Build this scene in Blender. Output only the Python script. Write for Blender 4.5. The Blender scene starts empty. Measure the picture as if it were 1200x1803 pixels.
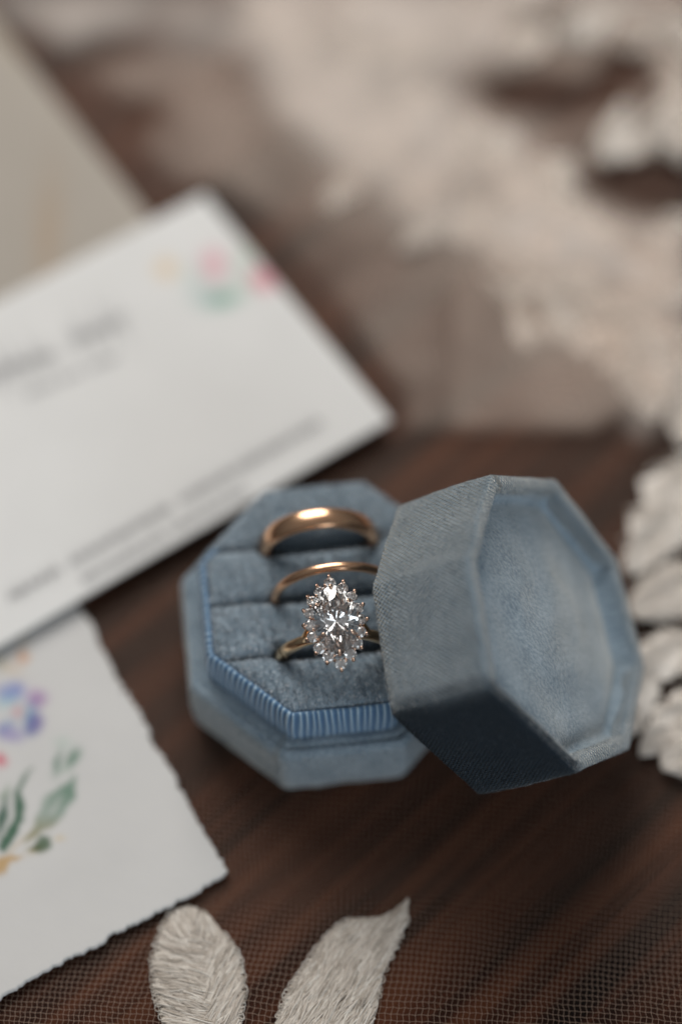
import bpy, bmesh, math, random
import numpy as np
from mathutils import Vector, Matrix, noise

# ------------------------------------------------------------------ camera, world, lights
MM = 0.001                                   # everything below is written in millimetres
F_PX, PITCH, DIST = 3299.4, 1.044, 369.96    # focal length (px of a 1200x1803 picture), pitch, distance to table
scene = bpy.context.scene
FW = np.array([0, math.cos(PITCH), -math.sin(PITCH)])
RT = np.array([1.0, 0, 0]); UP = np.array([0, math.sin(PITCH), math.cos(PITCH)])
EYE = -FW * DIST
cd = bpy.data.cameras.new('camera'); cam = bpy.data.objects.new('camera', cd)
scene.collection.objects.link(cam); scene.camera = cam
cam.location = tuple(EYE * MM); cam.rotation_euler = (math.pi / 2 - PITCH, 0, 0)
cd.sensor_fit = 'VERTICAL'; cd.sensor_height = 36; cd.sensor_width = 24
cd.lens = F_PX / 1803 * 36
cd.clip_start = 0.02; cd.clip_end = 20
cd.dof.use_dof = True; cd.dof.focus_distance = 0.3175
cd.dof.aperture_fstop = 2.5; cd.dof.aperture_blades = 9

world = bpy.data.worlds.new('World'); scene.world = world; world.use_nodes = True
wn = world.node_tree; bg = wn.nodes['Background']
bg.inputs['Strength'].default_value = 0.125
tcw = wn.nodes.new('ShaderNodeTexCoord'); sepw = wn.nodes.new('ShaderNodeSeparateXYZ')
rw = wn.nodes.new('ShaderNodeValToRGB')
wn.links.new(tcw.outputs['Generated'], sepw.inputs[0])
mpw = wn.nodes.new('ShaderNodeMapRange'); mpw.inputs[1].default_value = -1; mpw.inputs[2].default_value = 1
wn.links.new(sepw.outputs['Z'], mpw.inputs[0]); wn.links.new(mpw.outputs[0], rw.inputs[0])
rw.color_ramp.elements[0].position = 0.35; rw.color_ramp.elements[0].color = (0.10, 0.08, 0.07, 1)
rw.color_ramp.elements[1].position = 0.75; rw.color_ramp.elements[1].color = (0.92, 0.97, 1.0, 1)
e3 = rw.color_ramp.elements.new(1.0); e3.color = (1.5, 1.5, 1.5, 1)
wn.links.new(rw.outputs[0], bg.inputs['Color'])

def area(name, loc, target, w, h, power, col):
    l = bpy.data.lights.new(name, 'AREA'); l.shape = 'RECTANGLE'; l.size = w; l.size_y = h
    l.energy = power; l.color = col
    o = bpy.data.objects.new(name, l); scene.collection.objects.link(o)
    o.location = loc
    o.rotation_euler = (Vector(target) - Vector(loc)).to_track_quat('-Z', 'Y').to_euler()
    return o
area('window_light', (-0.24, 0.96, 0.92), (0, 0, 0), 0.85, 0.85, 17.5, (1.0, 0.97, 0.925))
area('front_fill_light', (0.62, -0.92, 0.40), (0, 0, 0), 0.9, 0.6, 5.4, (0.86, 0.94, 1.0))  # added fill lamp to brighten the front faces; no window known on this side

vs = scene.view_settings
vs.view_transform = 'Standard'; vs.look = 'None'; vs.exposure = 0.0; vs.gamma = 1.0; vs.use_curve_mapping = False
cy = scene.cycles
cy.max_bounces = 14; cy.transmission_bounces = 14; cy.transparent_max_bounces = 24
cy.glossy_bounces = 9; cy.diffuse_bounces = 4
cy.sample_clamp_indirect = 6.0; cy.caustics_refractive = True; cy.caustics_reflective = False
cy.use_denoising = True

# ------------------------------------------------------------------ helpers
rng = random.Random(7); nrg = np.random.default_rng(7)

def ray(px, py):
    return FW + RT * (px - 600) / F_PX - UP * (py - 901.5) / F_PX
def G(px, py, z=0.0):
    v = ray(px, py); return EYE + v * ((z - EYE[2]) / v[2])
def on_plane(px, py, p, n):
    v = ray(px, py); return EYE + v * (np.dot(np.asarray(p) - EYE, n) / np.dot(v, n))
def project(P):
    q = np.asarray(P) - EYE; z = q @ FW
    return np.stack([600 + F_PX * (q @ RT) / z, 901.5 - F_PX * (q @ UP) / z], -1)

def fbm(p, s=1.0, seed=0.0):
    return noise.noise(Vector((p[0] * s + seed, p[1] * s - seed * 1.7, (p[2] if len(p) > 2 else 0) * s + seed * .3)))

def mk(name, verts, faces, mat, parent=None, smooth=True, origin=(0, 0, 0), uv=None, loc=None):
    """verts in mm; origin (mm) = parent's location, taken off the vertices."""
    V = np.asarray(verts, float) - np.asarray(origin, float)
    me = bpy.data.meshes.new(name)
    me.from_pydata((V * MM).tolist(), [], [list(map(int, f)) for f in faces])
    me.update()
    if smooth:
        me.polygons.foreach_set('use_smooth', [True] * len(me.polygons))
    if uv is not None:
        l = me.uv_layers.new(name='UVMap'); uva = np.asarray(uv, float)
        idx = np.empty(len(me.loops), int); me.loops.foreach_get('vertex_index', idx)
        l.data.foreach_set('uv', uva[idx].astype(np.float32).ravel())
    me.materials.append(mat)
    o = bpy.data.objects.new(name, me); scene.collection.objects.link(o)
    if parent is not None: o.parent = parent
    return o

def fix_normals(o):
    bm = bmesh.new(); bm.from_mesh(o.data); bmesh.ops.recalc_face_normals(bm, faces=bm.faces)
    bm.to_mesh(o.data); bm.free()

def thing(name, label, cat, origin, group=None):
    o = bpy.data.objects.new(name, None); scene.collection.objects.link(o)
    o.empty_display_size = 0.005
    o.location = tuple(np.asarray(origin, float) * MM); o['label'] = label; o['category'] = cat
    if group: o['group'] = group
    return o
def tag(o, label, cat, group=None):
    o['label'] = label; o['category'] = cat
    if group: o['group'] = group
    return o

# polygon tools -------------------------------------------------------------
def poly_inset(P, d):
    P = np.asarray(P, float); n = len(P); out = []
    for i in range(n):
        a, b, c = P[i - 1], P[i], P[(i + 1) % n]
        e1 = (b - a) / np.linalg.norm(b - a); e2 = (c - b) / np.linalg.norm(c - b)
        n1 = np.array([-e1[1], e1[0]]); n2 = np.array([-e2[1], e2[0]])
        M = np.array([n1, n2]); out.append(np.linalg.solve(M, [n1 @ b + d, n2 @ b + d]))
    return np.array(out)
def round_poly(P, r, na=6, ns=10):
    """ccw polygon with rounded corners: na arc points a corner, ns points a side (same count for any r)."""
    P = np.asarray(P, float); n = len(P); segs = []
    for i in range(n):
        a, b, c = P[i - 1], P[i], P[(i + 1) % n]
        e1 = (b - a) / np.linalg.norm(b - a); e2 = (c - b) / np.linalg.norm(c - b)
        ang = math.acos(max(-1, min(1, e1 @ e2))); t = r * math.tan(ang / 2)
        s, e = b - e1 * t, b + e2 * t
        n1 = np.array([-e1[1], e1[0]]); ctr = s + n1 * r
        a0 = math.atan2(*(s - ctr)[::-1]); arc = []
        for k in range(na):
            th = a0 + ang * k / (na - 1); arc.append(ctr + r * np.array([math.cos(th), math.sin(th)]))
        segs.append(arc)
    pts = []
    for i in range(n):
        pts += segs[i]
        p0, p1 = segs[i][-1], segs[(i + 1) % n][0]
        for k in range(1, ns): pts.append(p0 + (p1 - p0) * k / ns)
    return np.array(pts)

def loft(rings, close_start=False, close_end=False):
    """rings: list of (n,3) arrays; returns verts, faces, uv (mm along ring, mm along profile)."""
    n = len(rings[0]); V = np.concatenate(rings); F = []; UV = []
    prof = 0.0
    ref = max(rings, key=lambda r: np.linalg.norm(np.diff(r, axis=0), axis=1).sum())
    per = np.concatenate([[0], np.cumsum(np.linalg.norm(np.diff(ref, axis=0), axis=1))])
    for i, r in enumerate(rings):
        if i: prof += np.mean(np.linalg.norm(r - rings[i - 1], axis=1))
        UV += [(u, prof) for u in per]
    for i in range(len(rings) - 1):
        for j in range(n):
            k = (j + 1) % n
            F.append((i * n + j, i * n + k, (i + 1) * n + k, (i + 1) * n + j))
    V = list(map(tuple, V))
    for flag, i, rev in ((close_start, 0, True), (close_end, len(rings) - 1, False)):
        if flag:
            c = np.mean(rings[i], axis=0); V.append(tuple(c)); UV.append((0, prof if i else 0)); ci = len(V) - 1
            for j in range(n):
                k = (j + 1) % n
                F.append((ci, i * n + k, i * n + j) if rev else (ci, i * n + j, i * n + k))
    return np.array(V), F, np.array(UV)

def tube(path, radii, ns=5, closed=False, caps=True):
    P = np.asarray(path, float); n = len(P)
    if np.isscalar(radii): radii = [radii] * n
    V = []; F = []
    for i in range(n):
        if closed: t = P[(i + 1) % n] - P[i - 1]
        else: t = P[min(i + 1, n - 1)] - P[max(i - 1, 0)]
        t = t / (np.linalg.norm(t) + 1e-12)
        a = np.array([0, 0, 1.0]) if abs(t[2]) < .9 else np.array([1.0, 0, 0])
        x = np.cross(t, a); x /= np.linalg.norm(x); y = np.cross(t, x)
        for k in range(ns):
            th = 2 * math.pi * k / ns
            V.append(P[i] + radii[i] * (math.cos(th) * x + math.sin(th) * y))
    m = n if closed else n - 1
    for i in range(m):
        i2 = (i + 1) % n
        for k in range(ns):
            k2 = (k + 1) % ns
            F.append((i * ns + k, i * ns + k2, i2 * ns + k2, i2 * ns + k))
    if not closed and caps:
        F.append(tuple(range(ns))[::-1]); F.append(tuple((n - 1) * ns + k for k in range(ns)))
    return V, F

class Bag:
    def __init__(s): s.V = []; s.F = []
    def add(s, V, F):
        o = len(s.V); s.V += [tuple(v) for v in V]; s.F += [tuple(i + o for i in f) for f in F]

# ------------------------------------------------------------------ materials
def new_mat(name):
    m = bpy.data.materials.new(name); m.use_nodes = True
    nt = m.node_tree; b = nt.nodes['Principled BSDF']
    return m, nt, b
def nd(nt, kind, **kw):
    n = nt.nodes.new('ShaderNode' + kind)
    for k, v in kw.items():
        if k in n.inputs: n.inputs[k].default_value = v
        else: setattr(n, k, v)
    return n
def ramp(nt, fac, stops):
    r = nt.nodes.new('ShaderNodeValToRGB'); e = r.color_ramp.elements
    while len(e) < len(stops): e.new(0.5)
    for i, (p, c) in enumerate(stops):
        e[i].position = p; e[i].color = (*c, 1)
    nt.links.new(fac, r.inputs[0]); return r.outputs[0]

def velvet(name, dark, light, knit=0.0, sheen=0.9):
    m, nt, b = new_mat(name); L = nt.links.new
    uv = nd(nt, 'UVMap'); tc = nd(nt, 'TexCoord')
    mp = nd(nt, 'Mapping'); mp.inputs['Scale'].default_value = (1.0, 0.45, 1); L(uv.outputs[0], mp.inputs[0])
    big = nd(nt, 'TexNoise', Scale=0.16, Detail=3.0); L(uv.outputs[0], big.inputs['Vector'])
    fine = nd(nt, 'TexNoise', Scale=2.3, Detail=4.0, Roughness=0.7); L(mp.outputs[0], fine.inputs['Vector'])
    mix = nd(nt, 'Math', operation='MULTIPLY_ADD'); mix.inputs[1].default_value = 0.70
    L(fine.outputs[0], mix.inputs[0])
    m2 = nd(nt, 'Math', operation='MULTIPLY'); m2.inputs[1].default_value = 0.30; L(big.outputs[0], m2.inputs[0])
    L(m2.outputs[0], mix.inputs[2])
    col = ramp(nt, mix.outputs[0], [(0.36, dark), (0.64, light)])
    br = nd(nt, 'Attribute', attribute_name='brush_shade'); br.attribute_type = 'GEOMETRY'
    bm_ = nd(nt, 'Mix', data_type='RGBA'); L(br.outputs['Fac'], bm_.inputs[0]); L(col, bm_.inputs[6]); bm_.inputs[7].default_value = (0.030, 0.044, 0.060, 1)  # shade inside the brushed pile painted as a darker base colour
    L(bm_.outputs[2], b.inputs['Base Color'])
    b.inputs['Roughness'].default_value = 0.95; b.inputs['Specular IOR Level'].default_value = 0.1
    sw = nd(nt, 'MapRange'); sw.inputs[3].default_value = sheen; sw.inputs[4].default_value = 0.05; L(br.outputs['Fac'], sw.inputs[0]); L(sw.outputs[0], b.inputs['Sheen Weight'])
    b.inputs['Sheen Roughness'].default_value = 0.38
    b.inputs['Sheen Tint'].default_value = (1.0, 0.90, 0.74, 1)
    h = fine.outputs[0]
    if knit > 0:
        sp = nd(nt, 'SeparateXYZ'); L(uv.outputs[0], sp.inputs[0])
        warp = nd(nt, 'TexNoise', Scale=1.1, Detail=2.0); L(uv.outputs[0], warp.inputs['Vector'])
        def wave(sock, pitch, off):
            a = nd(nt, 'Math', operation='MULTIPLY_ADD'); a.inputs[1].default_value = 2 * math.pi / pitch
            L(sock, a.inputs[0])
            w2 = nd(nt, 'Math', operation='MULTIPLY'); w2.inputs[1].default_value = 3.5; L(warp.outputs[0], w2.inputs[0])
            L(w2.outputs[0], a.inputs[2]); s = nd(nt, 'Math', operation='SINE'); L(a.outputs[0], s.inputs[0]); return s.outputs[0]
        w1 = wave(sp.outputs[0], 0.80, 0); w2 = wave(sp.outputs[1], 1.0, 0)
        pr = nd(nt, 'Math', operation='MULTIPLY'); L(w1, pr.inputs[0]); L(w2, pr.inputs[1])
        sc = nd(nt, 'Math', operation='MULTIPLY_ADD'); sc.inputs[1].default_value = 1.1 * knit; L(pr.outputs[0], sc.inputs[0]); L(h, sc.inputs[2])
        h = sc.outputs[0]
    bp = nd(nt, 'Bump', Strength=0.9, Distance=0.00022); L(h, bp.inputs['Height']); L(bp.outputs[0], b.inputs['Normal'])
    return m

VDARK, VLIGHT = (0.150, 0.215, 0.275), (0.405, 0.485, 0.550)
M_velvet = velvet('blue_grey_velvet', VDARK, VLIGHT)
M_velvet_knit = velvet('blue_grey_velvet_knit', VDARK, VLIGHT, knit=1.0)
def plain(name, col, rough=0.8, spec=0.2, metal=0.0):
    m, nt, b = new_mat(name)
    b.inputs['Base Color'].default_value = (*col, 1); b.inputs['Roughness'].default_value = rough
    b.inputs['Specular IOR Level'].default_value = spec; b.inputs['Metallic'].default_value = metal
    return m
def fibre_mat(name, cols, sheen=0.5):
    """colour varies from fibre to fibre"""
    m, nt, b = new_mat(name)
    g = nd(nt, 'NewGeometry'); c = ramp(nt, g.outputs['Random Per Island'], [(0.0, cols[0]), (0.55, cols[1]), (1.0, cols[2])])
    nt.links.new(c, b.inputs['Base Color']); b.inputs['Roughness'].default_value = 0.55
    b.inputs['Specular IOR Level'].default_value = 0.35; b.inputs['Sheen Weight'].default_value = sheen
    return m
M_nap = fibre_mat('velvet_pile', [(0.07, 0.11, 0.15), (0.33, 0.39, 0.44), (0.95, 0.92, 0.86)])
M_nap_shaded = fibre_mat('velvet_pile_brushed_shaded', [(0.015, 0.025, 0.036), (0.04, 0.055, 0.072), (0.20, 0.22, 0.24)], 0.1)  # darkened pile copy: shade between brushed fibres put into its colour
M_nap_c = fibre_mat('velvet_pile_cushion', [(0.025, 0.05, 0.08), (0.33, 0.41, 0.49), (1.0, 1.0, 1.0)])
def ribbon_mat():
    m, nt, b = new_mat('blue_grosgrain'); L = nt.links.new
    at = nd(nt, 'Attribute', attribute_name='rib'); at.attribute_type = 'GEOMETRY'
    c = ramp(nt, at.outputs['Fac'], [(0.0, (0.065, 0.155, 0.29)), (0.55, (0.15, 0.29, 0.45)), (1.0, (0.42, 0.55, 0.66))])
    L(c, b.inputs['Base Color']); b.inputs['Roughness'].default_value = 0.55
    b.inputs['Sheen Weight'].default_value = 0.3
    uv = nd(nt, 'UVMap'); mp = nd(nt, 'Mapping'); mp.inputs['Scale'].default_value = (1, 9, 1); L(uv.outputs[0], mp.inputs[0])
    n = nd(nt, 'TexNoise', Scale=0.9, Detail=2.0); L(mp.outputs[0], n.inputs['Vector'])
    bp = nd(nt, 'Bump', Strength=0.6, Distance=0.00008); L(n.outputs[0], bp.inputs['Height']); L(bp.outputs[0], b.inputs['Normal'])
    return m
M_ribbon = ribbon_mat()
def gold(name, col, rough):
    m, nt, b = new_mat(name); b.inputs['Base Color'].default_value = (*col, 1)
    b.inputs['Metallic'].default_value = 1.0; b.inputs['Roughness'].default_value = rough
    n = nd(nt, 'TexNoise', Scale=900.0, Detail=3.0); tc = nd(nt, 'TexCoord'); nt.links.new(tc.outputs['Object'], n.inputs['Vector'])
    r = nd(nt, 'MapRange'); r.inputs[3].default_value = rough * .7; r.inputs[4].default_value = rough * 1.5
    nt.links.new(n.outputs[0], r.inputs[0]); nt.links.new(r.outputs[0], b.inputs['Roughness'])
    return m
M_rose = gold('rose_gold', (0.93, 0.56, 0.345), 0.20)
M_yellow = gold('yellow_gold', (0.92, 0.655, 0.40), 0.18)
M_prong = gold('prong_gold', (0.84, 0.58, 0.44), 0.14)
def diamond():
    m = bpy.data.materials.new('diamond'); m.use_nodes = True; nt = m.node_tree
    nt.nodes.clear(); out = nt.nodes.new('ShaderNodeOutputMaterial'); g = nt.nodes.new('ShaderNodeBsdfGlass')
    g.inputs['IOR'].default_value = 2.42; g.inputs['Roughness'].default_value = 0.0
    g.inputs['Color'].default_value = (1.0, 1.0, 1.0, 1)
    nt.links.new(g.outputs[0], out.inputs[0]); return m
M_diamond = diamond()

def paper(name, col, tooth=1.0):
    m, nt, b = new_mat(name); L = nt.links.new
    at = nd(nt, 'Attribute', attribute_name='print'); at.attribute_type = 'GEOMETRY'
    tc = nd(nt, 'TexCoord')
    n = nd(nt, 'TexNoise', Scale=900.0, Detail=4.0); L(tc.outputs['Object'], n.inputs['Vector'])
    n2 = nd(nt, 'TexNoise', Scale=60.0, Detail=3.0); L(tc.outputs['Object'], n2.inputs['Vector'])
    c = ramp(nt, n2.outputs[0], [(0.3, tuple(x * .96 for x in col)), (0.7, col)])
    mx = nd(nt, 'Mix', data_type='RGBA', blend_type='MULTIPLY'); mx.inputs[0].default_value = 1.0
    L(c, mx.inputs[6]); L(at.outputs['Color'], mx.inputs[7]); L(mx.outputs[2], b.inputs['Base Color'])
    b.inputs['Roughness'].default_value = 0.85; b.inputs['Specular IOR Level'].default_value = 0.15
    bp = nd(nt, 'Bump', Strength=0.35 * tooth, Distance=0.00012); L(n.outputs[0], bp.inputs['Height']); L(bp.outputs[0], b.inputs['Normal'])
    return m
M_card = paper('smooth_card_stock', (0.80, 0.79, 0.775), 0.3)
M_deckle = paper('cotton_paper', (0.66, 0.645, 0.63), 0.8)
M_env = paper('beige_envelope_paper', (0.43, 0.385, 0.335), 0.5)

def wood():
    m, nt, b = new_mat('dark_stained_wood'); L = nt.links.new
    tc = nd(nt, 'TexCoord'); mp = nd(nt, 'Mapping'); mp.inputs['Rotation'].default_value = (0, 0, math.radians(-43))
    L(tc.outputs['Object'], mp.inputs[0])
    st = nd(nt, 'Mapping'); st.inputs['Scale'].default_value = (7, 210, 60); L(mp.outputs[0], st.inputs[0])
    n1 = nd(nt, 'TexNoise', Scale=1.0, Detail=5.0, Roughness=0.6, Distortion=0.6); L(st.outputs[0], n1.inputs['Vector'])
    st2 = nd(nt, 'Mapping'); st2.inputs['Scale'].default_value = (2.5, 75, 20); L(mp.outputs[0], st2.inputs[0])
    n2 = nd(nt, 'TexNoise', Scale=1.0, Detail=3.0, Distortion=0.4); L(st2.outputs[0], n2.inputs['Vector'])
    ad = nd(nt, 'Math', operation='MULTIPLY_ADD'); ad.inputs[1].default_value = 0.5; L(n1.outputs[0], ad.inputs[0])
    h2 = nd(nt, 'Math', operation='MULTIPLY'); h2.inputs[1].default_value = 0.5; L(n2.outputs[0], h2.inputs[0]); L(h2.outputs[0], ad.inputs[2])
    c = ramp(nt, ad.outputs[0], [(0.39, (0.005, 0.002, 0.0014)), (0.46, (0.026, 0.008, 0.004)), (0.53, (0.062, 0.019, 0.0085)), (0.64, (0.105, 0.035, 0.015))])
    L(c, b.inputs['Base Color']); b.inputs['Roughness'].default_value = 0.6; b.inputs['Specular IOR Level'].default_value = 0.1
    bp = nd(nt, 'Bump', Strength=0.4, Distance=0.0004); L(ad.outputs[0], bp.inputs['Height']); L(bp.outputs[0], b.inputs['Normal'])
    return m
M_wood = wood()
M_net = plain('tulle_thread', (0.23, 0.155, 0.115), 0.6, 0.3)
def sheer(name, col, alpha):
    m = bpy.data.materials.new(name); m.use_nodes = True; nt = m.node_tree; nt.nodes.clear(); L = nt.links.new
    out = nt.nodes.new('ShaderNodeOutputMaterial'); t = nt.nodes.new('ShaderNodeBsdfTransparent')
    d = nt.nodes.new('ShaderNodeBsdfDiffuse'); d.inputs[0].default_value = (*col, 1)
    tr = nt.nodes.new('ShaderNodeBsdfTranslucent'); tr.inputs[0].default_value = (*col, 1)
    m1 = nt.nodes.new('ShaderNodeMixShader'); m1.inputs[0].default_value = 0.35; L(d.outputs[0], m1.inputs[1]); L(tr.outputs[0], m1.inputs[2])
    m2 = nt.nodes.new('ShaderNodeMixShader'); L(t.outputs[0], m2.inputs[1]); L(m1.outputs[0], m2.inputs[2])
    lw = nt.nodes.new('ShaderNodeLayerWeight'); lw.inputs[0].default_value = 0.35   # threads close up at grazing view
    dn = nt.nodes.new('ShaderNodeAttribute'); dn.attribute_name = 'dens'; ml = nt.nodes.new('ShaderNodeMath'); ml.operation = 'MULTIPLY'; ml.use_clamp = True
    mr = nt.nodes.new('ShaderNodeMapRange'); mr.inputs[3].default_value = alpha; mr.inputs[4].default_value = min(1, alpha + .22)
    L(lw.outputs['Facing'], mr.inputs[0]); L(mr.outputs[0], ml.inputs[0]); L(dn.outputs['Fac'], ml.inputs[1]); L(ml.outputs[0], m2.inputs[0]); L(m2.outputs[0], out.inputs[0])
    return m
M_sheer = sheer('gathered_tulle', (0.86, 0.71, 0.61), 0.24)
M_sheer2 = sheer('gathered_tulle_dense', (0.92, 0.83, 0.76), 0.62)
M_lace_lit = fibre_mat('lace_thread_lit', [(0.70, 0.63, 0.56), (0.80, 0.73, 0.66), (0.90, 0.85, 0.79)], 0.3)  # same lace as M_lace, window light on the far leaves painted in paler
M_lace = fibre_mat('lace_thread', [(0.44, 0.38, 0.32), (0.66, 0.59, 0.52), (0.84, 0.79, 0.72)], 0.3)

# ------------------------------------------------------------------ setting: the table top
TZ = -1.4
tv = [(-900, -600, TZ), (900, -600, TZ), (900, 1200, TZ), (-900, 1200, TZ), (-900, -600, TZ - 25), (900, -600, TZ - 25), (900, 1200, TZ - 25), (-900, 1200, TZ - 25)]
tbl = mk('table_top', tv, [(0, 1, 2, 3), (7, 6, 5, 4), (0, 4, 5, 1), (1, 5, 6, 2), (2, 6, 7, 3), (3, 7, 4, 0)], M_wood, smooth=False)
tbl['kind'] = 'structure'

# ------------------------------------------------------------------ box geometry (fitted to the photograph)
BX, BY, BYAW = -2.423, -31.218, 0.112
H1, HL, INSET = 15.68, 8.30, 3.9
cB, sB = math.cos(BYAW), math.sin(BYAW)
def B(u, v, z): return np.array([BX + u * cB - v * sB, BY + u * sB + v * cB, z])
def Bv(A):
    A = np.asarray(A, float)
    return np.stack([BX + A[:, 0] * cB - A[:, 1] * sB, BY + A[:, 0] * sB + A[:, 1] * cB, A[:, 2]], 1)
def octagon(W, D, c):
    a, b = W / 2, D / 2
    return np.array([[-a + c, -b], [a - c, -b], [a, -b + c], [a, b - c], [a - c, b], [-a + c, b], [-a, b - c], [-a, -b + c]])
OCT = octagon(52, 53.36, 15.39)
LIP = poly_inset(octagon(52, 53.36, 15.6), INSET)

def wobble(V, amp, s, seed):
    V = np.asarray(V, float); out = V.copy()
    for i, p in enumerate(V):
        n = noise.noise_vector(Vector((p[0] * s + seed, p[1] * s, p[2] * s)))
        out[i] += amp * np.array(n)
    return out
def ring_of(P, inset, z, r, na=7, ns=12):
    q = round_poly(poly_inset(P, inset), r, na, ns); return np.column_stack([q, np.full(len(q), z)])

def nap(name, o, parent, density, length, width, lean, mat, seed=1, keep=None, origin=(0, 0, 0), spread=.5):
    """short pile standing on the faces of o (o's vertices local to the same parent)"""
    me = o.data; me.calc_loop_triangles()
    nv = len(me.vertices); co = np.empty(nv * 3); me.vertices.foreach_get('co', co); co = co.reshape(-1, 3) / MM
    no = np.empty(nv * 3); me.vertices.foreach_get('normal', no); no = no.reshape(-1, 3)
    nt_ = len(me.loop_triangles); tri = np.empty(nt_ * 3, int); me.loop_triangles.foreach_get('vertices', tri); tri = tri.reshape(-1, 3)
    a, b, c = co[tri[:, 0]], co[tri[:, 1]], co[tri[:, 2]]
    fn = np.cross(b - a, c - a); ar = np.linalg.norm(fn, axis=1) / 2; fn = fn / (2 * ar[:, None] + 1e-12)
    if keep is not None:
        ctr = (a + b + c) / 3 + np.asarray(origin); ar = ar * keep(ctr, fn)
    g = np.random.default_rng(seed); n = int(ar.sum() * density)
    if n < 1: return None
    idx = g.choice(len(ar), n, p=ar / ar.sum())
    r1, r2 = np.sqrt(g.random(n)), g.random(n)
    w0, w1, w2 = 1 - r1, r1 * (1 - r2), r1 * r2
    P = a[idx] * w0[:, None] + b[idx] * w1[:, None] + c[idx] * w2[:, None]
    N = no[tri[idx, 0]] * w0[:, None] + no[tri[idx, 1]] * w1[:, None] + no[tri[idx, 2]] * w2[:, None]
    N /= np.linalg.norm(N, axis=1)[:, None] + 1e-9
    D = N + np.asarray(lean) + g.normal(size=(n, 3)) * spread
    # clumps of pile lean together
    for ax in range(3):
        D[:, ax] += 0.5 * np.sin(P @ np.array([.9 + ax, 1.3 - ax * .4, 1.1]) * 1.3 + seed + ax * 2)
    D -= N * np.minimum(0, np.sum(D * N, 1) - .35)[:, None]
    D /= np.linalg.norm(D, axis=1)[:, None]
    S = np.cross(D, g.normal(size=(n, 3))); S /= np.linalg.norm(S, axis=1)[:, None]
    ln = length * g.uniform(.6, 1.25, n)[:, None]
    V = np.empty((n * 3, 3)); V[0::3] = P - S * width / 2 - N * .05; V[1::3] = P + S * width / 2 - N * .05; V[2::3] = P + D * ln
    m2 = bpy.data.meshes.new(name); m2.vertices.add(n * 3); m2.vertices.foreach_set('co', (V * MM).ravel())
    m2.loops.add(n * 3); m2.loops.foreach_set('vertex_index', np.arange(n * 3))
    m2.polygons.add(n); m2.polygons.foreach_set('loop_start', np.arange(0, n * 3, 3)); m2.polygons.foreach_set('loop_total', np.full(n, 3))
    m2.update(); m2.validate(); m2.materials.append(mat)
    ob = bpy.data.objects.new(name, m2); scene.collection.objects.link(ob); ob.parent = parent; ob['kind'] = 'stuff'
    return ob
def faces_eye(ctr, fn):
    return (np.sum((EYE - ctr) * fn, 1) > -40).astype(float)

# ---- ring box base
BO = B(0, 0, 0)
box = thing('ring_box', 'octagonal blue-grey velvet ring box base holding three rings', 'ring box', BO)
prof = [(2.0, 0.0, 2.0), (0.7, 0.25, 2.4), (0.12, 1.1, 2.8), (0.0, 3.0, 3), (-0.15, 7.0, 3), (0.0, 11.0, 3), (0.05, 13.6, 3), (0.22, 14.7, 3), (0.75, 15.45, 2.6), (1.45, H1 - .02, 2.4), (1.75, H1 - .32, 2.3), (2.05, H1 + .02, 2.2), (2.8, H1 + .08, 2), (INSET + .2, H1 - .1, 1.6), (INSET + 1.2, H1 - .8, 1.2)]
V, F, UV = loft([ring_of(OCT, i, z, r, 7, 14) for i, z, r in prof], close_start=True)
V = wobble(V, 0.22, 0.22, 3.1); V[:, 2] = np.maximum(V[:, 2], 0)
tray = mk('tray', Bv(V), F, M_velvet, box, origin=BO, uv=UV)
# ribbon-covered lip with ribs
per_n = 1800
base_l = round_poly(LIP, 1.7, 40, 185)
d_ = np.linalg.norm(np.diff(np.vstack([base_l, base_l[:1]]), axis=0), axis=1); s_ = np.concatenate([[0], np.cumsum(d_)[:-1]]); per = d_.sum()
nrib = round(per / 1.12)
tng = np.roll(base_l, -1, 0) - np.roll(base_l, 1, 0); tng /= np.linalg.norm(tng, axis=1)[:, None]
out = np.stack([tng[:, 1], -tng[:, 0]], 1)
rings = []; ribv = []
lprof = [(0.15, H1 - .6), (0.20, H1 + .3), (0.32, H1 + 2.0), (0.42, H1 + 4.2), (0.30, H1 + 6.2), (0.02, H1 + 7.6), (-0.35, H1 + HL), (-0.8, H1 + HL + .12), (-1.2, H1 + HL - .2), (-1.35, H1 + HL - 1.2), (-1.4, H1 + 2)]
for k, (off, z) in enumerate(lprof):
    ph = 2 * math.pi * nrib * s_ / per + 0.55 * np.sin(s_ * .5 + z * .4) + .5 * np.sin(s_ * 1.37) + .35 * np.sin(s_ * 2.9 + z * .2) + .10 * (z - H1) * np.sin(s_ * .13)
    rb = .5 + .5 * np.cos(ph); rb = rb ** 1.9
    amp = 0.20 if k < 8 else 0.04
    q = base_l + out * (off + amp * rb)[:, None]
    rings.append(np.column_stack([q, np.full(len(q), z) + (0.10 * rb if k in (6, 7) else 0)]))
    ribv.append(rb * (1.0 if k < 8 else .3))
V, F, UV = loft(rings)
V = wobble(V, 0.12, 0.15, 9.0)
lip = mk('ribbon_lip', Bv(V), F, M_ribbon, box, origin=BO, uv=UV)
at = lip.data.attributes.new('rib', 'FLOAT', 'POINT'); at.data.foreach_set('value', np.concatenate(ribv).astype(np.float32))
lip['label'] = 'bright blue grosgrain ribbon wrapped around the inner lip'
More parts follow.
